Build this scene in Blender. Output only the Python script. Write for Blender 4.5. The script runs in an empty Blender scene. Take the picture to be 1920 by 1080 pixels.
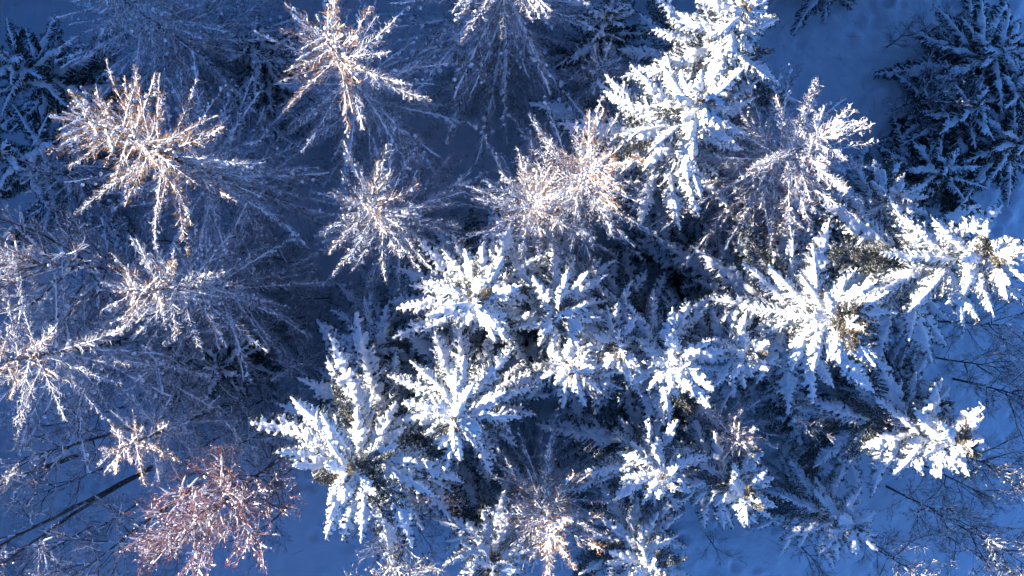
import bpy, math, random
import numpy as np
from mathutils import Vector, Matrix, noise

SC = bpy.context.scene
COL = SC.collection
R_ = math.radians

# ------------------------------------------------------------------ camera
CAM_H = 36.0
F_PX = 1280.0                      # focal length in pixels of the 1920 px wide frame
cam_d = bpy.data.cameras.new('camera')
cam_d.sensor_width = 36.0
cam_d.lens = 24.0
cam_d.clip_start = 0.1
cam_d.clip_end = 2000.0
cam = bpy.data.objects.new('camera', cam_d)
cam.location = (0, 0, CAM_H)
cam.rotation_euler = (0, 0, 0)     # straight down from a drone
COL.objects.link(cam)
SC.camera = cam

# ------------------------------------------------------------------ sky, sun, exposure
SUN_EL = R_(16.0)
SUN_AZ = R_(168.0)                 # direction TO the sun, counted from +X (image right), anticlockwise
world = bpy.data.worlds.new('World')
SC.world = world
world.use_nodes = True
nt = world.node_tree
nt.nodes.clear()
sky = nt.nodes.new('ShaderNodeTexSky')
sky.sky_type = 'NISHITA'
sky.sun_disc = False
sky.sun_elevation = SUN_EL
sky.sun_rotation = R_(90.0) - SUN_AZ
sky.altitude = 900.0
sky.air_density = 1.0
sky.dust_density = 0.2
sky.ozone_density = 4.0
tint = nt.nodes.new('ShaderNodeMix')
tint.data_type = 'RGBA'
tint.blend_type = 'MULTIPLY'
tint.inputs['Factor'].default_value = 1.0
tint.inputs['B'].default_value = (0.48, 0.74, 1.12, 1.0)   # cold white balance of the picture
bgn = nt.nodes.new('ShaderNodeBackground')
bgn.inputs['Strength'].default_value = 0.054
wout = nt.nodes.new('ShaderNodeOutputWorld')
nt.links.new(sky.outputs[0], tint.inputs['A'])
nt.links.new(tint.outputs['Result'], bgn.inputs['Color'])
nt.links.new(bgn.outputs[0], wout.inputs['Surface'])

sun_d = bpy.data.lights.new('sun', 'SUN')
sun_d.energy = 5.0
sun_d.angle = R_(0.5)
sun_d.color = (1.0, 0.92, 0.82)
sun = bpy.data.objects.new('sun', sun_d)
sdir = Vector((math.cos(SUN_AZ) * math.cos(SUN_EL), math.sin(SUN_AZ) * math.cos(SUN_EL), math.sin(SUN_EL)))
sun.rotation_euler = sdir.to_track_quat('Z', 'Y').to_euler()
sun.location = sdir * 60
COL.objects.link(sun)

SC.view_settings.view_transform = 'Standard'
SC.view_settings.look = 'None'
SC.view_settings.gamma = 1.0
SC.view_settings.use_curve_mapping = False
SC.view_settings.exposure = 2.25
SC.cycles.max_bounces = 5
SC.cycles.diffuse_bounces = 3
SC.cycles.transparent_max_bounces = 4


# ------------------------------------------------------------------ materials
def new_mat(name, rough=0.8):
    m = bpy.data.materials.new(name)
    m.use_nodes = True
    b = m.node_tree.nodes['Principled BSDF']
    b.inputs['Roughness'].default_value = rough
    b.inputs['Specular IOR Level'].default_value = 0.25
    return m, m.node_tree, b


def ramp(nt, stops):
    r = nt.nodes.new('ShaderNodeValToRGB')
    e = r.color_ramp.elements
    while len(e) < len(stops):
        e.new(0.5)
    for el, (p, c) in zip(e, stops):
        el.position = p
        el.color = (*c, 1.0)
    return r


def snow_mat(name, scale, bump, col=(0.86, 0.88, 0.90)):
    m, nt, b = new_mat(name, 0.75)
    tc = nt.nodes.new('ShaderNodeTexCoord')
    n1 = nt.nodes.new('ShaderNodeTexNoise')
    n1.inputs['Scale'].default_value = scale
    n1.inputs['Detail'].default_value = 5.0
    nt.links.new(tc.outputs['Object'], n1.inputs['Vector'])
    r = ramp(nt, [(0.3, tuple(c * 0.94 for c in col)), (0.7, col)])
    nt.links.new(n1.outputs['Fac'], r.inputs['Fac'])
    nt.links.new(r.outputs['Color'], b.inputs['Base Color'])
    bp = nt.nodes.new('ShaderNodeBump')
    bp.inputs['Strength'].default_value = bump
    bp.inputs['Distance'].default_value = 0.03
    nt.links.new(n1.outputs['Fac'], bp.inputs['Height'])
    nt.links.new(bp.outputs['Normal'], b.inputs['Normal'])
    return m


def island_mat(name, stops, rough=0.8):
    """colour drawn at random for every little needle or twig"""
    m, nt, b = new_mat(name, rough)
    g = nt.nodes.new('ShaderNodeNewGeometry')
    r = ramp(nt, stops)
    r.color_ramp.interpolation = 'CONSTANT'
    nt.links.new(g.outputs['Random Per Island'], r.inputs['Fac'])
    nt.links.new(r.outputs['Color'], b.inputs['Base Color'])
    return m


def bark_mat(name, c1, c2, scale=6.0, frost=0.0):
    m, nt, b = new_mat(name, 0.9)
    tc = nt.nodes.new('ShaderNodeTexCoord')
    mp = nt.nodes.new('ShaderNodeMapping')
    mp.inputs['Scale'].default_value = (scale, scale, scale * 0.35)
    n1 = nt.nodes.new('ShaderNodeTexNoise')
    n1.inputs['Scale'].default_value = 2.0
    n1.inputs['Detail'].default_value = 6.0
    nt.links.new(tc.outputs['Object'], mp.inputs['Vector'])
    nt.links.new(mp.outputs['Vector'], n1.inputs['Vector'])
    stops = [(0.35, c1), (0.6, c2)]
    if frost:
        stops += [(0.66, c2), (0.70, (0.75, 0.78, 0.8))]
    r = ramp(nt, stops)
    nt.links.new(n1.outputs['Fac'], r.inputs['Fac'])
    nt.links.new(r.outputs['Color'], b.inputs['Base Color'])
    return m


FROST = (0.74, 0.76, 0.80)
FROST2 = (0.58, 0.60, 0.64)
M_SNOW = snow_mat('bough_snow', 14.0, 0.5)
M_GROUND = snow_mat('ground_snow', 1.6, 0.9, (0.84, 0.86, 0.89))
M_GROUND.node_tree.nodes['Bump'].inputs['Distance'].default_value = 0.16
M_BARK = bark_mat('conifer_bark', (0.045, 0.032, 0.025), (0.12, 0.09, 0.07))
M_LARCH = bark_mat('larch_bark', (0.06, 0.045, 0.04), (0.17, 0.13, 0.11), 7.0, 1.0)
M_BIRCH = bark_mat('birch_bark', (0.05, 0.045, 0.04), (0.16, 0.14, 0.13), 5.0, 1.0)
M_WOOD = bark_mat('branch_wood', (0.06, 0.045, 0.035), (0.14, 0.10, 0.075), 20.0)
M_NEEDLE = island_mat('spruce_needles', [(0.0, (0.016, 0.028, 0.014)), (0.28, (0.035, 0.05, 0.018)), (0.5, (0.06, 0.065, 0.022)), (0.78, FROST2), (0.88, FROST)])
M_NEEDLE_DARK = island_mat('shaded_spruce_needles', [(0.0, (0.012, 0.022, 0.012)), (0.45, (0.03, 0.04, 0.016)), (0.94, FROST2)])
M_NEEDLE_TIP = island_mat('olive_spruce_needles', [(0.0, (0.05, 0.05, 0.015)), (0.35, (0.13, 0.10, 0.03)), (0.65, (0.22, 0.14, 0.05)), (0.85, FROST)])
M_TWIG_FROST = island_mat('frosted_larch_twigs', [(0.0, (0.14, 0.085, 0.055)), (0.25, (0.22, 0.15, 0.12)), (0.44, FROST2), (0.7, FROST)])
M_TWIG_GOLD = island_mat('golden_larch_twigs', [(0.0, (0.20, 0.10, 0.035)), (0.35, (0.40, 0.22, 0.09)), (0.78, FROST2), (0.9, FROST)])
M_TWIG_PINK = island_mat('reddish_birch_twigs', [(0.0, (0.24, 0.09, 0.075)), (0.35, (0.36, 0.16, 0.14)), (0.62, (0.28, 0.18, 0.16)), (0.80, FROST2), (0.93, FROST)])
M_TWIG_PURPLE = island_mat('half_frosted_birch_twigs', [(0.0, (0.16, 0.09, 0.075)), (0.32, (0.28, 0.18, 0.16)), (0.52, FROST2), (0.76, FROST)])
M_TWIG_DARK = island_mat('dark_bare_twigs', [(0.0, (0.03, 0.025, 0.022)), (0.35, (0.07, 0.055, 0.05)), (0.58, FROST2), (0.82, FROST)])


# ------------------------------------------------------------------ mesh collecting
class MB:
    def __init__(s):
        s.v, s.f, s.m = [], [], []

    def tube(s, pts, rad, sides=3, mi=0, cap=False):
        n0 = len(s.v)
        n = len(pts)
        for i, p in enumerate(pts):
            a = pts[max(i - 1, 0)]
            b = pts[min(i + 1, n - 1)]
            d = (b - a)
            if d.length < 1e-6:
                d = Vector((1, 0, 0))
            d.normalize()
            u = d.cross(Vector((0, 0, 1)))
            if u.length < 0.05:
                u = d.cross(Vector((0, 1, 0)))
            u.normalize()
            w = u.cross(d)
            for k in range(sides):
                t = 2 * math.pi * k / sides + 0.5
                s.v.append(p + (u * math.cos(t) + w * math.sin(t)) * rad[i])
        for i in range(n - 1):
            for k in range(sides):
                k2 = (k + 1) % sides
                a = n0 + i * sides
                s.f.append((a + k, a + k2, a + sides + k2, a + sides + k))
                s.m.append(mi)
        if cap:
            s.f.append(tuple(n0 + (n - 1) * sides + k for k in range(sides)))
            s.m.append(mi)

    def tri(s, a, b, c, mi=0):
        n0 = len(s.v)
        s.v += [a, b, c]
        s.f.append((n0, n0 + 1, n0 + 2))
        s.m.append(mi)

    def mesh(s, name, mats, smooth=True):
        me = bpy.data.meshes.new(name)
        me.from_pydata([tuple(v) for v in s.v], [], s.f)
        for m in mats:
            me.materials.append(m)
        me.polygons.foreach_set('material_index', s.m)
        me.polygons.foreach_set('use_smooth', [smooth] * len(s.f))
        me.update()
        return me


def ico():
    t = (1 + 5 ** 0.5) / 2
    v = np.array([(-1, t, 0), (1, t, 0), (-1, -t, 0), (1, -t, 0), (0, -1, t), (0, 1, t), (0, -1, -t), (0, 1, -t),
                  (t, 0, -1), (t, 0, 1), (-t, 0, -1), (-t, 0, 1)], float)
    f = [(0, 11, 5), (0, 5, 1), (0, 1, 7), (0, 7, 10), (0, 10, 11), (1, 5, 9), (5, 11, 4), (11, 10, 2), (10, 7, 6),
         (7, 1, 8), (3, 9, 4), (3, 4, 2), (3, 2, 6), (3, 6, 8), (3, 8, 9), (4, 9, 5), (2, 4, 11), (6, 2, 10), (8, 6, 7), (9, 8, 1)]
    v /= np.linalg.norm(v[0])
    v = [tuple(x) for x in v]
    mid, nf = {}, []

    def m(a, b):
        k = (min(a, b), max(a, b))
        if k not in mid:
            c = np.array(v[a]) + np.array(v[b])
            c /= np.linalg.norm(c)
            v.append(tuple(c))
            mid[k] = len(v) - 1
        return mid[k]
    for a, b, c in f:
        x, y, z = m(a, b), m(b, c), m(c, a)
        nf += [(a, x, z), (b, y, x), (c, z, y), (x, y, z)]
    return np.array(v), np.array(nf)


ICO_V, ICO_F = ico()


def snow_mesh(name, blobs, voxel, seed, lump=0.02):
    """blobs: (centre, radius) -> one soft lumpy snow skin"""
    n = len(blobs)
    c = np.array([tuple(b[0]) for b in blobs])
    r = np.array([b[1] for b in blobs])
    sc = np.stack([r, r, r * 0.78], 1)
    V = (ICO_V[None] * sc[:, None, :] + c[:, None, :]).reshape(-1, 3)
    F = (ICO_F[None] + (np.arange(n) * len(ICO_V))[:, None, None]).reshape(-1, 3)
    me = bpy.data.meshes.new('tmp')
    me.from_pydata(V.tolist(), [], F.tolist())
    ob = bpy.data.objects.new('tmp', me)
    COL.objects.link(ob)
    md = ob.modifiers.new('r', 'REMESH')
    md.mode = 'VOXEL'
    md.voxel_size = voxel
    sm = ob.modifiers.new('s', 'SMOOTH')
    sm.factor = 0.5
    sm.iterations = 4
    dg = bpy.context.evaluated_depsgraph_get()
    out = bpy.data.meshes.new_from_object(ob.evaluated_get(dg))
    bpy.data.objects.remove(ob)
    bpy.data.meshes.remove(me)
    out.name = name
    off = Vector((seed * 3.7, seed * 1.3, 0))
    co = np.empty(len(out.vertices) * 3)
    no = np.empty(len(out.vertices) * 3)
    out.vertices.foreach_get('co', co)
    out.vertices.foreach_get('normal', no)
    co = co.reshape(-1, 3)
    no = no.reshape(-1, 3)
    d = np.array([noise.noise(Vector(p) * 9 + off) + 0.5 * noise.noise(Vector(p) * 22 + off) for p in co.tolist()])
    co += no * (d * lump)[:, None]
    out.vertices.foreach_set('co', co.ravel())
    out.materials.clear()
    out.materials.append(M_SNOW)
    out.polygons.foreach_set('use_smooth', [True] * len(out.polygons))
    out.update()
    return out


def needles(mb, pts, rng, step=0.024, ln=0.05, mi=1):
    for i in range(len(pts) - 1):
        a, b = pts[i], pts[i + 1]
        d = b - a
        n = max(1, int(d.length / step))
        dn = d.normalized()
        u = dn.cross(Vector((0, 0, 1)))
        if u.length < 0.05:
            u = Vector((0, 1, 0))
        u.normalize()
        w = u.cross(dn)
        for k in range(n):
            p = a + d * ((k + rng.random()) / n)
            for q in range(3):
                t = rng.uniform(0, 2 * math.pi)
                o = (u * math.cos(t) + w * math.sin(t) * 0.7 + dn * rng.uniform(0.3, 1.0)).normalized()
                side = o.cross(dn if q else w)
                if side.length < 0.05:
                    side = u
                side = side.normalized() * rng.uniform(0.007, 0.012)
                L = ln * rng.uniform(0.6, 1.25)
                mb.tri(p - side, p + side, p + o * L, mi)


def bend(p, d, L, n, rng, wob, dz=0.0):
    """a wobbling polyline; dz bends it up or down along its length"""
    pts = [p.copy()]
    d = d.normalized()
    st = L / n
    for i in range(n):
        d = (d + Vector((rng.uniform(-wob, wob), rng.uniform(-wob, wob), rng.uniform(-wob, wob) * 0.7 + dz / n))).normalized()
        pts.append(pts[-1] + d * st)
    return pts


def at(pts, t):
    x = t * (len(pts) - 1)
    i = min(int(x), len(pts) - 2)
    return pts[i].lerp(pts[i + 1], x - i), (pts[i + 1] - pts[i]).normalized()


# ------------------------------------------------------------------ boughs (one mesh each, shared by many trees)
def spruce_bough(seed, L, snow):
    rng = random.Random(seed)
    mb = MB()
    blobs = []
    n = max(5, int(L / 0.2))
    main = bend(Vector((0, 0, 0)), Vector((1, 0, 0.16)), L, n, rng, 0.03, rng.uniform(-0.45, -0.2))
    mb.tube(main, [0.026 * (1 - i / (n + 1)) * min(1, L) + 0.004 for i in range(n + 1)], 4, 0)
    needles(mb, main[1:], rng, 0.016, 0.06)
    k0 = rng.uniform(0, 90)
    s = 0.03
    while s < 1.0:                               # the snow lies along the axis and thins out to the tip
        p, d = at(main, min(s, 0.995))
        k = noise.noise(Vector((s * L * 1.7, k0, 0))) + 0.5 * noise.noise(Vector((s * L * 5.0, k0, 9)))
        r = (0.023 + 0.086 * (1 - s) ** 0.7 * min(1, 0.5 + s * 4)) * (1 + 0.45 * k) * min(1.0, 0.5 + 0.28 * L) * (snow if k < 0.1 else snow ** 0.5)
        if k > -0.45 or snow > 0.9:
            blobs.append((p + Vector((0, rng.uniform(-0.25, 0.25) * r, r * 0.5)), max(r, 0.02)))
        s += 0.028 / L
    s = 0.06
    wmax = min(0.80, 0.26 + 0.17 * L)
    while s < 0.985:
        for sd in (-1, 1):
            if rng.random() < 0.08:
                continue
            p, d = at(main, min(0.99, s + rng.uniform(-0.01, 0.01)))
            prof = min(1.0, s / 0.3 + 0.25) * (1 - s) ** 0.8
            tl = 0.055 + wmax * prof * rng.uniform(0.45, 1.2)
            a = R_(rng.uniform(38, 60)) * sd
            td = Vector((d.x * math.cos(a) - d.y * math.sin(a), d.x * math.sin(a) + d.y * math.cos(a), d.z + rng.uniform(-0.15, 0.05)))
            tw = bend(p, td, tl, 4, rng, 0.06, rng.uniform(-0.7, -0.1))
            mb.tube(tw, [0.006, 0.005, 0.004, 0.003, 0.002], 3, 0)
            needles(mb, tw, rng, 0.02, 0.05)
            has = rng.random() < 0.38 + 0.48 * snow
            r0 = rng.uniform(0.026, 0.048) * snow ** 0.5
            end = rng.uniform(0.7, 1.0)
            m = max(3, int(tl / 0.022))
            for j in range(m):
                if not has:
                    break
                t = end * j / (m - 1)
                q, _ = at(tw, min(t, 0.98))
                r = r0 * (1 - 0.62 * t) * rng.uniform(0.8, 1.15)
                blobs.append((q + Vector((0, 0, r * 0.45)), max(r, 0.012)))
            if tl > 0.16:
                for t in (0.25, 0.42, 0.58, 0.74, 0.88):
                    for s2 in (-1, 1):
                        if rng.random() < 0.15:
                            continue
                        q, e = at(tw, t)
                        a2 = R_(rng.uniform(36, 54)) * s2
                        ed = Vector((e.x * math.cos(a2) - e.y * math.sin(a2), e.x * math.sin(a2) + e.y * math.cos(a2), e.z - 0.2))
                        l2 = tl * 0.42 * (1.1 - t) * rng.uniform(0.7, 1.3) + 0.03
                        t2 = bend(q, ed, l2, 2, rng, 0.1)
                        needles(mb, t2, rng, 0.022, 0.045)
                        if has and rng.random() < 0.7 * snow ** 2:
                            for j in range(4):
                                q2, _ = at(t2, min(0.95, j / 3))
                                r = rng.uniform(0.016, 0.028) * (1 - 0.1 * j)
                                blobs.append((q2 + Vector((0, 0, r * 0.5)), r))
            if L > 1.2 and rng.random() < 0.75:
                h = bend(p + Vector((rng.uniform(-0.05, 0.05), sd * rng.uniform(0, 0.6) * tl, -0.02)), Vector((rng.uniform(-0.2, 0.6), sd * 0.5, -1)), rng.uniform(0.12, 0.32), 3, rng, 0.15)
                needles(mb, h, rng, 0.02, 0.055)
        s += 0.078 / L * (1.0 if L > 1 else 0.75)
    for k in range(int((0.9 + 1.5 * L) * snow)):
        p, d = at(main, rng.uniform(0.1, 0.75))
        r = rng.uniform(0.06, 0.15) * min(1, 0.5 + 0.3 * L)
        y = rng.uniform(-0.10, 0.10) * min(L, 1.5)
        for j in range(6):
            blobs.append((p + Vector((rng.uniform(-1.6, 1.6) * r, y + rng.uniform(-r, r) * 0.6, r * 0.35)), r * rng.uniform(0.55, 1)))
    return mb.mesh('spruce_bough', [M_WOOD, M_NEEDLE], False), snow_mesh('spruce_snow', blobs, 0.013 if L < 1.4 else 0.016, seed, 0.007)


def larch_bough(seed, L, snow=1.0):
    rng = random.Random(seed)
    mb = MB()
    blobs = []
    n = max(6, int(L / 0.2))
    main = bend(Vector((0, 0, 0)), Vector((1, 0, 0.05)), L, n, rng, 0.045, rng.uniform(-0.3, 0.15))
    mb.tube(main, [0.016 * (1 - i / (n + 1)) * min(1, L * 0.6) + 0.006 for i in range(n + 1)], 4, 0)
    k0 = rng.uniform(0, 90)
    s = 0.05
    while s < 1.0:
        p, d = at(main, min(s, 0.995))
        k = noise.noise(Vector((s * L * 1.9, k0, 4.0)))
        r = (0.021 + 0.065 * max(0, k - 0.05)) * (1 - 0.5 * s) * snow * rng.uniform(0.8, 1.2)
        if k > -0.62:
            blobs.append((p + Vector((rng.uniform(-0.5, 0.5) * r, rng.uniform(-0.6, 0.6) * r, r * 0.6)), r))
        s += 0.024 / L
    s = 0.05
    while s < 1.0:
        p, d = at(main, min(s, 0.99))
        for q in range(2):
            a = R_(rng.uniform(18, 48)) * rng.choice((-1, 1))
            tl = (0.07 + 0.50 * (min(1, s * 3 + 0.25)) * (1 - s) ** 0.6 * rng.uniform(0.15, 1.15)) * min(1.0, 0.4 + 0.3 * L)
            td = Vector((d.x * math.cos(a) - d.y * math.sin(a), d.x * math.sin(a) + d.y * math.cos(a), d.z + rng.uniform(-0.5, 0.3)))
            tw = bend(p, td, tl, 4, rng, 0.08, rng.uniform(-0.3, 0.3))
            mb.tube(tw, [0.0062, 0.0055, 0.0048, 0.004, 0.0025], 3, 1)
            if rng.random() < 0.24 * snow:
                r0 = rng.uniform(0.010, 0.019)
                m = max(2, int(tl / 0.025))
                for j in range(m):
                    x, _ = at(tw, min(0.97, 0.8 * j / m))
                    blobs.append((x + Vector((0, 0, r0 * 0.5)), r0 * rng.uniform(0.7, 1.2)))
            if rng.random() < 0.06 * snow:
                x, _ = at(tw, rng.uniform(0.5, 0.98))
                r0 = rng.uniform(0.03, 0.06)
                blobs.append((x + Vector((0, 0, r0 * 0.5)), r0))
            for t in (0.3, 0.5, 0.7, 0.88):
                if rng.random() < 0.3:
                    continue
                x, e = at(tw, t)
                a2 = R_(rng.uniform(30, 70)) * rng.choice((-1, 1))
                ed = Vector((e.x * math.cos(a2) - e.y * math.sin(a2), e.x * math.sin(a2) + e.y * math.cos(a2), e.z + rng.uniform(-0.5, 0.4)))
                t2 = bend(x, ed, tl * rng.uniform(0.15, 0.4) + 0.03, 2, rng, 0.2)
                mb.tube(t2, [0.0055, 0.0048, 0.003], 3, 1)
        s += 0.066 / L
    sn = snow_mesh('larch_snow', blobs, 0.011, seed, 0.006)
    n0 = len(mb.v)
    mb.v += [v.co.copy() for v in sn.vertices]
    for pl in sn.polygons:
        mb.f.append(tuple(n0 + i for i in pl.vertices))
        mb.m.append(2)
    bpy.data.meshes.remove(sn)
    return mb.mesh('larch_bough', [M_WOOD, M_TWIG_FROST, M_SNOW], False), None


def birch_limb(seed, L=2.4, snow=1.0):
    rng = random.Random(seed)
    mb = MB()
    blobs = []

    def grow(p, d, L, r, depth):
        n = (8, 5, 3, 2)[depth]
        pts = bend(p, d, L, n, rng, 0.13 if depth < 2 else 0.2, 0.25)
        mb.tube(pts, [r * (1 - 0.7 * i / n) for i in range(n + 1)], 4 if depth == 0 else 3, 0 if depth == 0 else 1)
        if depth < 2:
            k0 = rng.uniform(0, 50)
            s = 0.1
            while s < 1:
                q, e = at(pts, s)
                k = noise.noise(Vector((s * L * 1.8, k0, seed)))
                if k > 0.05:
                    rr = (0.022 + 0.07 * k) * (1 - 0.4 * depth)
                    blobs.append((q + Vector((0, 0, rr * 0.6)), rr))
                s += 0.03 / L
        elif depth == 2 and rng.random() < 0.22:
            q, e = at(pts, rng.uniform(0.5, 1) * 0.98)
            rr = rng.uniform(0.022, 0.045)
            blobs.append((q + Vector((0, 0, rr * 0.5)), rr))
        if depth == 3:
            return
        for k in range((9, 7, 5)[depth]):
            t = rng.uniform(0.15, 1.0)
            q, e = at(pts, min(t, 0.99))
            ax = Vector((rng.uniform(-1, 1), rng.uniform(-1, 1), rng.uniform(-1, 1)))
            e2 = (e + ax.normalized() * rng.uniform(0.5, 0.95)).normalized()
            grow(q, e2, L * (0.50, 0.50, 0.48)[depth] * rng.uniform(0.6, 1.15) * (1.15 - 0.5 * t), max(r * 0.5, 0.0055), depth + 1)
    grow(Vector((0, 0, 0)), Vector((1, 0, 0.05)), L, 0.028, 0)
    return mb.mesh('birch_limb', [M_WOOD, M_TWIG_PURPLE], False), snow_mesh('birch_snow', blobs, 0.016, seed, 0.008)


SPR = {'long': [spruce_bough(100 + i, 2.9, 1.0) for i in range(6)],
       'mid': [spruce_bough(120 + i, 1.8, 1.0) for i in range(5)],
       'short': [spruce_bough(140 + i, 0.85, 1.0) for i in range(5)]}
SPRL = {'long': [spruce_bough(160 + i, 2.9, 0.62) for i in range(3)],
        'mid': [spruce_bough(170 + i, 1.8, 0.62) for i in range(3)],
        'short': [spruce_bough(180 + i, 0.85, 0.62) for i in range(2)]}
LAR = {'long': [larch_bough(200 + i, 3.2) for i in range(6)],
       'mid': [larch_bough(220 + i, 2.0, 0.95) for i in range(5)],
       'short': [larch_bough(240 + i, 0.9, 1.1) for i in range(4)]}
BIR = [birch_limb(300 + i) for i in range(6)]
DES = {'long': 2.9, 'mid': 1.8, 'short': 0.85}
DESL = {'long': 3.2, 'mid': 2.0, 'short': 0.9}


# ------------------------------------------------------------------ the setting
PITS = {}                          # where snow has dropped from the branches
_r = random.Random(77)
for _k in range(900):
    _x, _y = _r.uniform(-30, 30), _r.uniform(-18, 18)
    _p = (_x, _y, _r.uniform(0.18, 0.5), _r.choice((-0.26, -0.18, -0.1, 0.12, 0.2)))
    for _i in (-1, 0, 1):
        for _j in (-1, 0, 1):
            PITS.setdefault((int(_x // 2) + _i, int(_y // 2) + _j), []).append(_p)


def ground_z(x, y):
    z = 0.25 * noise.noise(Vector((x * 0.09, y * 0.09, 1.0))) + 0.07 * noise.noise(Vector((x * 0.5, y * 0.5, 3.0)))
    z += 0.06 * noise.noise(Vector((x * 1.3, y * 1.3, 5.0)))
    for cx, cy, cr, ch in PITS.get((int(x // 2), int(y // 2)), ()):
        q = ((x - cx) ** 2 + (y - cy) ** 2) / (cr * cr)
        if q < 6:
            z += ch * (1 - 1.4 * q) * math.exp(-q)
    # unseen hillside added beyond the left edge, crest tilted to shade the wood
    t = min(max((-x - 38) / 40.0, 0), 1)
    z += SHADE_HILL * (1 + 0.008 * (min(max(y, -30), 45) - 10)) * t * t * (3 - 2 * t) * (1 + 0.04 * noise.noise(Vector((x * 0.03, y * 0.08, 7.0))))
    # old trail across the clearing
    if 8 < x < 26 and y > 3:
        tx = 18.9 + 0.35 * math.sin(y * 0.55) + (y - 10) * -0.05
        z -= 0.20 * math.exp(-((x - tx) / 0.3) ** 2) * (0.55 + 0.45 * math.sin(y * 6.0))
    return z


SHADE_HILL = 29.6


def make_ground():
    xs = np.concatenate([np.arange(-420, -90, 15), np.arange(-90, -34, 2.0), np.arange(-34, 34, 0.16), np.arange(34, 90, 3.0), np.arange(90, 421, 15)])
    ys = np.concatenate([np.arange(-420, -90, 15), np.arange(-90, -22, 3.0), np.arange(-22, 22, 0.16), np.arange(22, 90, 3.0), np.arange(90, 421, 15)])
    V = [(x, y, ground_z(x, y)) for y in ys for x in xs]
    nx = len(xs)
    F = [(j * nx + i, j * nx + i + 1, (j + 1) * nx + i + 1, (j + 1) * nx + i) for j in range(len(ys) - 1) for i in range(nx - 1)]
    me = bpy.data.meshes.new('snow_ground')
    me.from_pydata(V, [], F)
    me.materials.append(M_GROUND)
    me.polygons.foreach_set('use_smooth', [True] * len(F))
    o = bpy.data.objects.new('snow_ground', me)
    o['kind'] = 'structure'
    COL.objects.link(o)


make_ground()


def make_forest():
    """the rest of the wood, all round but for the clearings on the right"""
    rng = random.Random(5)
    mb = MB()
    spots = []
    for k in range(6000):
        x, y = rng.uniform(-52, 40), rng.uniform(-44, 46)
        if abs(x) < 29.5 and -18 < y < 17.2:
            continue
        if x > 12 and y < 0 or (x > 22 and y > 8) or x > 36:
            continue
        if any((x - a) ** 2 + (y - b) ** 2 < 11 for a, b in spots):
            continue
        spots.append((x, y))
    for x, y in spots:
        h = rng.uniform(10, 16)
        z0 = ground_z(x, y)
        if y < 16:
            h = min(h, SHADE_HILL - (x + 78) * math.tan(SUN_EL) - z0 - 1.5)
        else:
            h = rng.uniform(13, 18)
        if h < 4:
            continue
        R = rng.uniform(2.2, 3.2) * h / 13
        mb.tube([Vector((x, y, z0 - 0.3)), Vector((x, y, z0 + h))], [0.16, 0.02], 6, 0)
        az = rng.uniform(0, 6)
        for i in range(60):
            t = (i + 0.5) / 60
            az += 2.4 + rng.uniform(-0.3, 0.3)
            L = (0.25 + R * min(1, t * 1.4) ** 0.8) * rng.uniform(0.8, 1.1)
            z = z0 + h - 0.85 * h * t
            d = Vector((math.cos(az), math.sin(az), 0.6 - 2 * t if t < 0.35 else -0.15))
            u = Vector((-d.y, d.x, 0)) * (0.13 * L + 0.08)
            a = Vector((x, y, z))
            m = a + d * (L * 0.45)
            e = a + d * L + Vector((0, 0, -0.15 * L))
            n0 = len(mb.v)
            mb.v += [a, m + u, e, m - u, m + Vector((0, 0, 0.14)), m + Vector((0, 0, -0.12))]
            for f, mi in (((0, 4, 1), 2), ((1, 4, 2), 2), ((2, 4, 3), 2), ((3, 4, 0), 2), ((0, 1, 5), 1), ((1, 2, 5), 1), ((2, 3, 5), 1), ((3, 0, 5), 1)):
                mb.f.append(tuple(n0 + q for q in f))
                mb.m.append(mi)
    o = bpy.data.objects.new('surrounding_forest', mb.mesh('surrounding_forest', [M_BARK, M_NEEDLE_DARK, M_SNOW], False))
    o['kind'] = 'stuff'
    o['label'] = 'dense wood of snowy conifers going on all round'
    o['category'] = 'forest'
    COL.objects.link(o)


make_forest()


def make_litter():
    """dead twigs and grass stalks on the snow, too small to tell apart"""
    rng = random.Random(91)
    mb = MB()
    for k in range(900):
        x, y = rng.uniform(-28, 28), rng.uniform(-16, 16)
        z = ground_z(x, y)
        a = rng.uniform(0, 6.28)
        L = rng.uniform(0.15, 0.9) ** 1.5 + 0.1
        pts = bend(Vector((x, y, z - 0.02)), Vector((math.cos(a), math.sin(a), rng.uniform(0.1, 0.8))), L, 4, rng, 0.25)
        mb.tube(pts, [0.008, 0.007, 0.006, 0.005, 0.003], 3, 0)
        for q in range(rng.randrange(4)):
            p, d = at(pts, rng.uniform(0.2, 0.95))
            mb.tube(bend(p, d + Vector((rng.uniform(-1, 1), rng.uniform(-1, 1), 0.1)), L * 0.4, 3, rng, 0.25), [0.005, 0.005, 0.004, 0.002], 3, 0)
    o = bpy.data.objects.new('twig_litter', mb.mesh('twig_litter', [M_TWIG_DARK], False))
    o['kind'] = 'stuff'
    o['label'] = 'dead twigs and stalks poking out of the snow'
    o['category'] = 'twigs'
    COL.objects.link(o)


make_litter()


# ------------------------------------------------------------------ trees
def spot(px, py, h):
    """world XY of a tree whose top, h metres up, shows at pixel (px, py) of the 1920 x 1080 picture"""
    k = (CAM_H - h) / F_PX
    return (px - 960) * k, -(py - 540) * k


def thing(name, label, cat, x, y, group):
    o = bpy.data.objects.new(name, None)
    o.empty_display_size = 0.3
    o.location = (x, y, ground_z(x, y))
    o['label'] = label
    o['category'] = cat
    o['group'] = group
    COL.objects.link(o)
    return o


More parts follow.
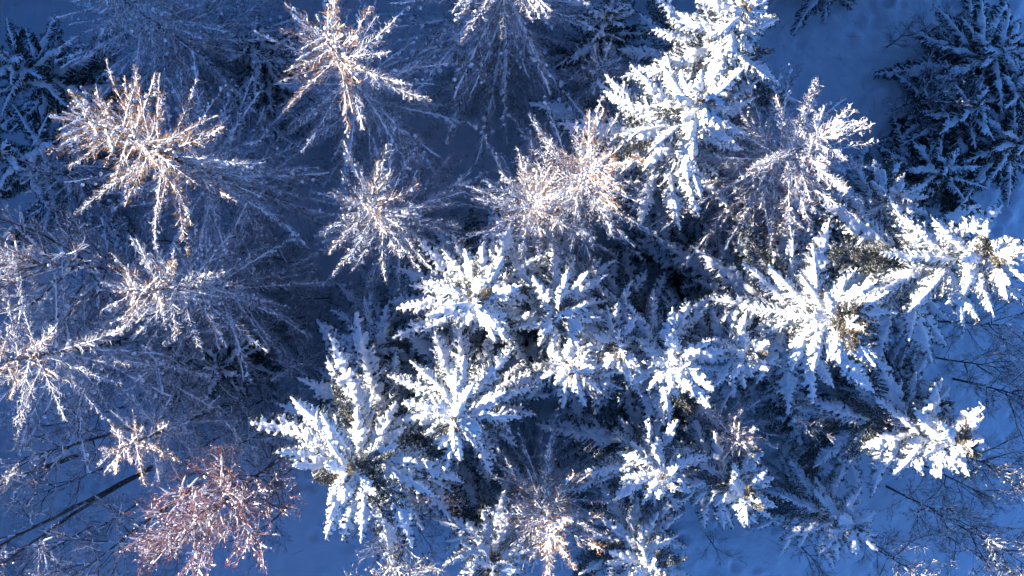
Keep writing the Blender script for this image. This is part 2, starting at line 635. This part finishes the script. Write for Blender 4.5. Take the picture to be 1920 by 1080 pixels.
def link(name, me, parent, loc=(0, 0, 0), rot=(0, 0, 0), sc=(1, 1, 1), mat=None, slot=1):
    o = bpy.data.objects.new(name, me)
    o.parent = parent
    o.location = loc
    o.rotation_euler = rot
    o.scale = sc
    COL.objects.link(o)
    if mat is not None:
        o.material_slots[slot].link = 'OBJECT'
        o.material_slots[slot].material = mat
    return o


def trunk(root, h, r, mat, rng, lean=(0, 0), name='trunk'):
    pts, rad = [], []
    n = 12
    for i in range(n + 1):
        t = i / n
        pts.append(Vector((lean[0] * t * t + rng.uniform(-1, 1) * 0.012 * h * t * (1 - t), lean[1] * t * t + rng.uniform(-1, 1) * 0.012 * h * t * (1 - t), -0.3 + (h + 0.2) * t)))
        rad.append(r * (1 - t) ** 0.8 + 0.012)
    mb = MB()
    mb.tube(pts, rad, 8, 0, True)
    link(name, mb.mesh('trunk', [mat]), root)
    return lambda z: at(pts, min(max((z + 0.3) / (h + 0.2), 0), 1))[0]


def place(root, prot, des, name, axis, z, az, pitch, L, rng, mat=None, snow=True, wide=1.0):
    kind = min(des, key=lambda k: abs(math.log(des[k] / L)))
    me, sn = rng.choice(prot[kind])
    s = L / des[kind]
    p = axis(z)
    b = link(name, me, root, p, (rng.uniform(-0.12, 0.12), -pitch, az), (s, s * wide * rng.choice((-1, 1)), s * (0.5 + 0.5 / max(s, 0.5))), mat)
    if sn is not None and snow:
        link('snow_load', sn, b)
    return b


def spruce(px, py, h, R, label, n=56, dark=False, group='snow-laden spruces', seed=None, tip_olive=True, long=False, olive=0.045, lean=None):
    rng = random.Random(int(px * 7 + py * 13) if seed is None else seed)
    x, y = spot(px, py, h)
    lean = lean or (rng.uniform(-0.4, 0.4), rng.uniform(-0.4, 0.4))
    root = thing('spruce_tree', label, 'tree', x - lean[0], y - lean[1], group)
    axis = trunk(root, h, 0.007 * h + 0.02, M_BARK, rng, lean)
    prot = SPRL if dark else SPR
    az = rng.uniform(0, 6.28)
    cl = h * 0.84 if long else min(h * 0.86, 2.4 * R + 3.2)
    ex = rng.uniform(0.55, 0.8)
    gaps = [(rng.uniform(0, 6.28), rng.uniform(0.75, 0.95), rng.choice((0.62, 0.75, 1.18, 1.25))) for k in range(3)]
    n = n if dark else int(n * 1.42)
    for i in range(n):
        t = ((i + 0.3) / n) ** 1.05
        az += 2.39996 + rng.uniform(-0.25, 0.25)
        L = (0.34 + (1.18 if dark else 1.34) * R * min(1.0, t * 1.5) ** ex) * rng.uniform(0.76, 1.14)
        for ga, gw, gs in gaps:
            if math.cos(az - ga) > gw:
                L *= gs
        if t > 0.8:
            L *= 1.0 - 0.5 * (t - 0.8)
        pitch = R_(40 - 150 * t if t < 0.25 else 2.5 - 26 * (t - 0.25)) + rng.uniform(-0.15, 0.15)
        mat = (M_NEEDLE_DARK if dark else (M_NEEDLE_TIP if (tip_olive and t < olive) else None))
        place(root, prot, DES, 'bough', axis, h - 0.12 - cl * t, az, pitch, L, rng, mat, rng.random() > (0.4 if mat is M_NEEDLE_TIP else 0.05))
    for k in range(2):
        place(root, SPRL, DES, 'leader_shoot', axis, h - 0.35, rng.uniform(0, 6), R_(80 - 12 * k), 0.75, rng, M_NEEDLE_TIP if tip_olive else None)
    return root


def larch(px, py, h, R, label, n=54, gold=0.35, group='frosted larches', twig=None, lean=None, crown=0.82):
    rng = random.Random(int(px * 5 + py * 11))
    x, y = spot(px, py, h)
    lean = lean or (rng.uniform(-0.3, 0.3), rng.uniform(-0.3, 0.3))
    root = thing('larch_tree', label, 'tree', x - lean[0], y - lean[1], group)
    axis = trunk(root, h, 0.005 * h + 0.02, M_LARCH, rng, lean)
    az = rng.uniform(0, 6.28)
    cl = h * crown
    n = int(n * 1.95)
    for i in range(n):
        t = (i + 0.3) / n
        az += 2.39996 + rng.uniform(-0.35, 0.35)
        L = (0.40 + 1.34 * R * min(1.0, t * 1.6) ** 0.62) * rng.uniform(0.6, 1.15)
        pitch = R_(50 - 160 * t if t < 0.25 else 10 - 24 * (t - 0.25)) + rng.uniform(-0.2, 0.2)
        mat = twig or (M_TWIG_GOLD if t < gold * rng.uniform(0.5, 1.1) else None)
        place(root, LAR, DESL, 'bough', axis, h - 0.1 - cl * t, az, pitch, L, rng, mat)
    return root


def birch(px, py, h, R, label, n=16, twig=M_TWIG_PURPLE, group='bare frosted birches', name='birch_tree', cat='tree', snow=True, start=0.35, stems=1, lean=None, thick=1.0, up=(20, 62)):
    rng = random.Random(int(px * 3 + py * 17))
    x, y = spot(px, py, h)
    lean = lean or (rng.uniform(-0.05, 0.05) * h, rng.uniform(-0.05, 0.05) * h)
    root = thing(name, label, cat, x - lean[0], y - lean[1], group)
    axes = [trunk(root, h * (1 - 0.12 * k), (0.008 * h + 0.012) * thick, M_BIRCH, rng, (lean[0] + k * 0.6, lean[1] - k * 0.5), 'trunk' if name == 'birch_tree' else 'stem') for k in range(stems)]
    az = rng.uniform(0, 6.28)
    for i in range(n):
        t = (i + 0.4) / n
        az += 2.39996 + rng.uniform(-0.4, 0.4)
        L = R * (0.45 + 0.75 * math.sin(math.pi * min(1, 0.15 + t * 0.75))) * rng.uniform(0.75, 1.15)
        z = h * (1 - (1 - start) * t) - 0.1
        pitch = R_(up[1] + (up[0] - up[1]) * t) + rng.uniform(-0.2, 0.2)
        me, sn = rng.choice(BIR)
        s = L / 2.4
        b = link('limb', me, root, rng.choice(axes)(z), (rng.uniform(0, 6.28) if not snow else rng.uniform(-0.3, 0.3), -pitch, az), (s, s * rng.choice((-1, 1)), s), twig)
        if snow:
            link('snow_load', sn, b)['kind'] = 'stuff'
    return root


def shrub(px, py, h, R, label, n=9, twig=M_TWIG_PURPLE, group='frosted shrubs', snow=True):
    return birch(px, py, h, R, label, n, twig, group, 'frosted_shrub' if snow else 'bare_shrub', 'shrub', snow, 0.1, 1, None, 0.8, (25, 75))


# --- sunlit spruces
spruce(893, 570, 14.5, 3.2, 'bright snow-laden spruce star at the middle of the picture', 62)
spruce(1050, 590, 13, 2.3, 'narrow snowy spruce just right of the central spruce star', 46)
spruce(1080, 700, 12, 2.0, 'small snowy spruce with boughs pointing down, below the narrow central spruce', 40)
spruce(1165, 655, 12, 2.6, 'half shaded spruce right of centre, its lower left boughs bright white', 48)
spruce(1285, 690, 13, 2.7, 'half shaded snowy spruce midway between the central star and the big right fan', 52)
spruce(1420, 670, 12, 2.1, 'small snowy spruce tucked against the lower left of the big right fan', 42)
spruce(1598, 605, 13.8, 3.9, 'large spruce fan of long white boughs with an olive brown top, right of centre', 66, olive=0.075)
spruce(1885, 478, 13, 3.7, 'snowy spruce cut close to the right edge at mid height, white lit side outward', 60, olive=0.06, lean=(1.3, 0.1))
spruce(1325, 190, 14, 2.8, 'brilliant white spruce in the upper right, left of the pinkish larch', 58)
spruce(1405, 5, 14, 3.0, 'snowy spruce cut by the top edge above the brilliant white one', 54)
spruce(645, 890, 14.5, 4.2, 'broad snow-heaped spruce at lower left of centre beside the reddish birch', 66)
spruce(848, 795, 14, 3.0, 'white spruce star directly below the central one', 58)
spruce(1262, 905, 12, 2.5, 'snowy spruce with olive top near the bottom, right of the golden larch', 50)
spruce(1410, 940, 11.5, 2.2, 'shaded blue spruce with only its lowest bough tips sunlit, bottom right of centre', 46)
spruce(1825, 845, 10.4, 2.7, 'shaded spruce at lower right with one glowing sunlit top', 58, long=True, lean=(2.4, -0.6))
spruce(1775, 765, 8.5, 1.9, 'slim shaded spruce just above the one with the glowing top', 40)
spruce(1615, 1000, 8, 1.9, 'small blue shaded spruce leaning out over the open snow at lower right', 40, tip_olive=False)
spruce(925, 1070, 11, 2.2, 'snowy spruce cut by the bottom edge left of the golden larch', 44)
spruce(1225, 1090, 11, 2.4, 'snowy spruce cut by the bottom edge right of the golden larch', 44)
# --- shaded spruces
G2 = 'dark shaded spruces'
spruce(1715, 720, 7, 1.8, 'low shaded spruce between the big right fan and the open snow', 34, True, G2)
spruce(1700, 370, 9, 2.4, 'shaded blue spruce with a thick snow finger, above the big right fan', 40, group=G2, tip_olive=False)
spruce(1935, 265, 4.6, 3.3, 'dark spruce at the right edge below the upper right clearing', 44, True, G2)
spruce(1890, 95, 4.6, 3.0, 'dark spruce in the top right corner', 40, True, G2)
spruce(1640, -150, 6, 2.2, 'dark spruce tips hanging in from the top edge over the clearing', 36, True, G2)
spruce(400, 690, 7, 2.4, 'dark low spruce under the frosted larches at left', 36, True, G2)
spruce(300, 735, 6, 2.0, 'dark low spruce with flat snow pads, left of the other low one', 32, True, G2)
spruce(10, 110, 7.5, 3.0, 'dark spruce at the left edge near the top', 40, True, G2)
spruce(-5, 290, 9, 2.8, 'dark spruce at the left edge beside the golden-tipped larch', 34, True, G2)
spruce(455, 70, 7, 2.6, 'nearly black spruce under the blue larch at top left', 38, True, G2)
spruce(1150, 20, 9, 2.4, 'dark spruce at the top edge left of the snowy ones', 36, True, G2)
spruce(1330, 470, 6, 2.2, 'low dark spruce below the brilliant white one', 32, True, G2)
spruce(700, 660, 8, 2.2, 'shaded blue spruce between the central star and the broad heaped spruce', 36, group=G2, tip_olive=False)

# --- larches
larch(140, 215, 17.5, 3.1, 'tall larch with golden brown top at upper left, boughs trailing right', 78, 0.48)
larch(600, 60, 15, 3.1, 'larch with brown twig top near the top edge, left of centre', 60, 0.26)
larch(672, 375, 14, 2.9, 'frosted larch rosette left of centre, above the central spruce star', 58, 0.18)
larch(1005, 372, 14, 2.6, 'bright larch rosette with snow dots, straight above the central spruce star', 54, 0.2)
larch(1110, 308, 15, 2.9, 'bright larch with brown twigs touching the right side of its twin', 56, 0.22)
larch(1545, 255, 13.6, 3.4, 'pinkish round larch beside the upper right clearing', 84, 1.0, twig=M_TWIG_PURPLE)
larch(1130, 120, 9, 2.3, 'blue shaded larch between the top edge and the bright twin larches', 44, 0.0)
larch(945, -140, 14, 3.9, 'big blue larch at the top edge, long boughs hanging down', 80, 0.0)
larch(190, -30, 12, 3.6, 'wide blue shaded larch in the top left corner', 92, 0.0)
larch(235, 545, 14.6, 2.8, 'frosted larch with small brown top at left, boughs trailing right', 58, 0.2)
larch(-50, 690, 14.8, 3.9, 'purple frosted larch cut by the left edge below mid height', 56, 0.2)
larch(60, 320, 9, 2.0, 'small blue larch below the golden-tipped tall larch', 40, 0.0)
larch(205, 850, 12.8, 1.8, 'slim larch with white tufted top at lower left, above the dark trunks', 44, 0.3)
larch(1030, 1012, 13, 2.6, 'golden larch at the bottom edge, centre', 58, 0.4)
larch(1395, 838, 10, 2.0, 'small larch with copper brown top between the lower right spruces', 44, 0.25)
larch(1230, 252, 10.5, 1.6, 'small copper-topped larch left of the brilliant white spruce', 36, 0.35)

# --- birches
birch(345, 1005, 13.5, 2.25, 'reddish twigged birch with snow clots at lower left', 58, M_TWIG_PINK)
birch(40, 490, 12.2, 3.1, 'purple twiggy birch at the left edge, mid height', 30)
birch(-120, 1085, 13, 2.6, 'tall birch with two dark stems crossing the snow in the lower left corner', 16, stems=2, start=0.6)
birch(-290, 1010, 13, 2.6, 'birch with one dark stem entering at the left edge, lower down', 14, start=0.6)
birch(735, 1085, 10, 2.5, 'frosted birch at the bottom edge below the broad heaped spruce', 24, M_TWIG_FROST)
birch(1780, 970, 5.5, 2.2, 'bare dark birch over the snow in the lower right, nearest the small blue spruce', 15, M_TWIG_DARK)
birch(1900, 1040, 6, 2.4, 'bare dark birch in the lower right corner', 15, M_TWIG_DARK)
birch(1905, 890, 5.5, 2.2, 'bare dark birch at the right edge beside the glowing spruce top', 14, M_TWIG_DARK)
birch(1940, 750, 5.5, 2.4, 'bare dark birch at the right edge below mid height', 14, M_TWIG_DARK)
birch(1890, 610, 5.5, 2.2, 'frosted birch at the right edge under the lit spruce', 16, M_TWIG_FROST)
birch(1730, 1080, 6, 2.0, 'thin bare birch at the bottom edge, lower right', 12, M_TWIG_DARK)
birch(830, 925, 8, 1.3, 'small reddish birch between the broad heaped spruce and the golden larch', 16, M_TWIG_PINK)

# --- shrubs and saplings
shrub(685, 575, 6, 1.4, 'small frosty shrub left of the central spruce star', 12, M_TWIG_FROST)
shrub(505, 610, 5, 1.9, 'frosty shrub among the larches left of the broad heaped spruce', 12, M_TWIG_FROST)
shrub(570, 560, 4, 1.7, 'frosty shrub on the blue snow below the left larch rosette', 10, M_TWIG_FROST)
shrub(450, 770, 6, 2.1, 'frosty shrub right of the two low dark spruces', 12, M_TWIG_FROST)
shrub(140, 420, 5, 2.0, 'half frosted shrub on blue snow below the tall golden-tipped larch', 10)
shrub(60, 930, 5, 2.0, 'purple shrub crossed by dark stems at lower left', 11)
shrub(170, 1000, 4, 1.7, 'low shrub beside the two dark stems at lower left', 9)
shrub(40, 1060, 5, 1.8, 'reddish shrub in the lower left corner', 9, M_TWIG_PINK)
shrub(480, 930, 5, 1.6, 'frosty shrub between the reddish birch and the broad heaped spruce', 10)
shrub(1100, 790, 5, 1.5, 'small frosty shrub in the dark gap below the central spruces', 10, M_TWIG_FROST)
shrub(1500, 780, 6, 2.0, 'frosty blue shrub below the big right fan', 12, M_TWIG_FROST)
shrub(1590, 770, 5, 1.8, 'frosty blue shrub right of the other one below the big right fan', 10, M_TWIG_FROST)
shrub(1750, 175, 3.2, 2.4, 'frosted dark shrub at the edge of the upper right clearing', 14, M_TWIG_DARK)
shrub(1800, 190, 3, 2.0, 'frosted dark shrub beside the top right corner spruce', 12, M_TWIG_DARK)
shrub(1450, 420, 7, 2.0, 'frosty shrub between the pinkish larch and the big right fan', 12, M_TWIG_FROST)
G3 = 'bare saplings in the snow'
shrub(1700, 60, 2, 1.3, 'bare sapling in the upper right clearing near the old trail', 6, M_TWIG_DARK, G3, False)
shrub(1780, 35, 2.5, 1.4, 'bare sapling in the upper right clearing near the top edge', 6, M_TWIG_DARK, G3, False)
shrub(1540, 1065, 3, 1.5, 'bare bush at the bottom edge on the open snow', 9, M_TWIG_DARK, G3, False)
shrub(1345, 1035, 2, 1.1, 'tiny bare bush on the open snow by the bottom spruce', 5, M_TWIG_DARK, G3, False)
shrub(1660, 1035, 3, 1.3, 'bare dark bush right of the small blue spruce', 9, M_TWIG_DARK, G3, False)
shrub(1790, 880, 3, 1.6, 'bare bush under the glowing spruce top', 9, M_TWIG_DARK, G3, False)
shrub(1860, 1060, 4, 1.8, 'bare bush beneath the dark birches in the lower right', 10, M_TWIG_DARK, G3, False)
shrub(1760, 640, 2, 1.2, 'bare sapling on the snow at right below the lit spruce', 6, M_TWIG_DARK, G3, False)

# --- undergrowth that fills the wood at left
larch(395, 470, 8, 1.9, 'young blue larch on the snow between the two left larches with brown tops', 30, 0.0)
larch(90, 600, 8, 2.2, 'young purple larch at the left edge above the cut larch', 32, 0.0)
larch(540, 690, 6, 1.8, 'young frosted larch at the upper left rim of the broad heaped spruce', 30, 0.0)
larch(560, 170, 7, 1.8, 'young blue larch below the left side of the top brown-twigged larch', 28, 0.0)
larch(870, 90, 6, 2.0, 'young blue larch under the long hanging boughs at the top edge', 28, 0.0)
larch(330, 610, 8, 2.0, 'young frosted larch just below the left larch with small brown top', 32, 0.0)
shrub(250, 450, 5, 2.0, 'half frosted shrub right of the purple twiggy birch', 11, M_TWIG_PURPLE, snow=False)
shrub(180, 720, 6, 2.2, 'frosty shrub above the slim tufted larch', 12, M_TWIG_FROST)
shrub(360, 850, 6, 2.2, 'frosty shrub directly above the reddish birch', 13, M_TWIG_FROST)
shrub(90, 800, 6, 2.2, 'purple frosted shrub below the larch cut by the left edge', 12)
shrub(500, 480, 4, 1.6, 'low frosty shrub in the blue gap left of the larch rosette', 9, M_TWIG_FROST, snow=False)
shrub(780, 470, 7, 1.8, 'frosty shrub wedged between the larch rosette and the central spruce star', 11, M_TWIG_FROST)
shrub(1400, 330, 7, 1.8, 'twiggy frosted shrub between the brilliant spruce and the pinkish larch', 11, M_TWIG_FROST)
shrub(270, 1060, 5, 1.8, 'reddish shrub under the reddish birch at the bottom edge', 10, M_TWIG_PINK)
shrub(1850, 930, 5, 2.0, 'half bare shrub below the glowing spruce top', 11, M_TWIG_DARK)
shrub(1880, 690, 5, 2.0, 'half bare shrub on the right snow slope above the glowing spruce top', 11, M_TWIG_DARK)
birch(40, 860, 10.5, 2.3, 'purple frosted birch over the dark stems at lower left', 14)
birch(150, 1075, 10, 2.2, 'reddish purple birch at the bottom edge left of the reddish birch', 18)
shrub(470, 1010, 5, 1.7, 'reddish shrub right of the reddish birch, by the open blue snow', 10, M_TWIG_PINK)
larch(430, 840, 9, 2.1, 'young frosted larch left of the broad heaped spruce', 34, 0.0)
larch(280, 690, 10, 2.3, 'young frosted larch over the low dark spruces at left', 36, 0.0)
spruce(1835, 200, 4.4, 2.8, 'dark spruce between the top right corner spruce and the one at the right edge', 36, True, G2)
spruce(1790, 310, 4.6, 2.5, 'dark spruce left of the right edge spruce, above the lit one', 34, True, G2)
spruce(1930, 170, 4.2, 2.6, 'dark spruce on the right edge just below the corner spruce', 34, True, G2)
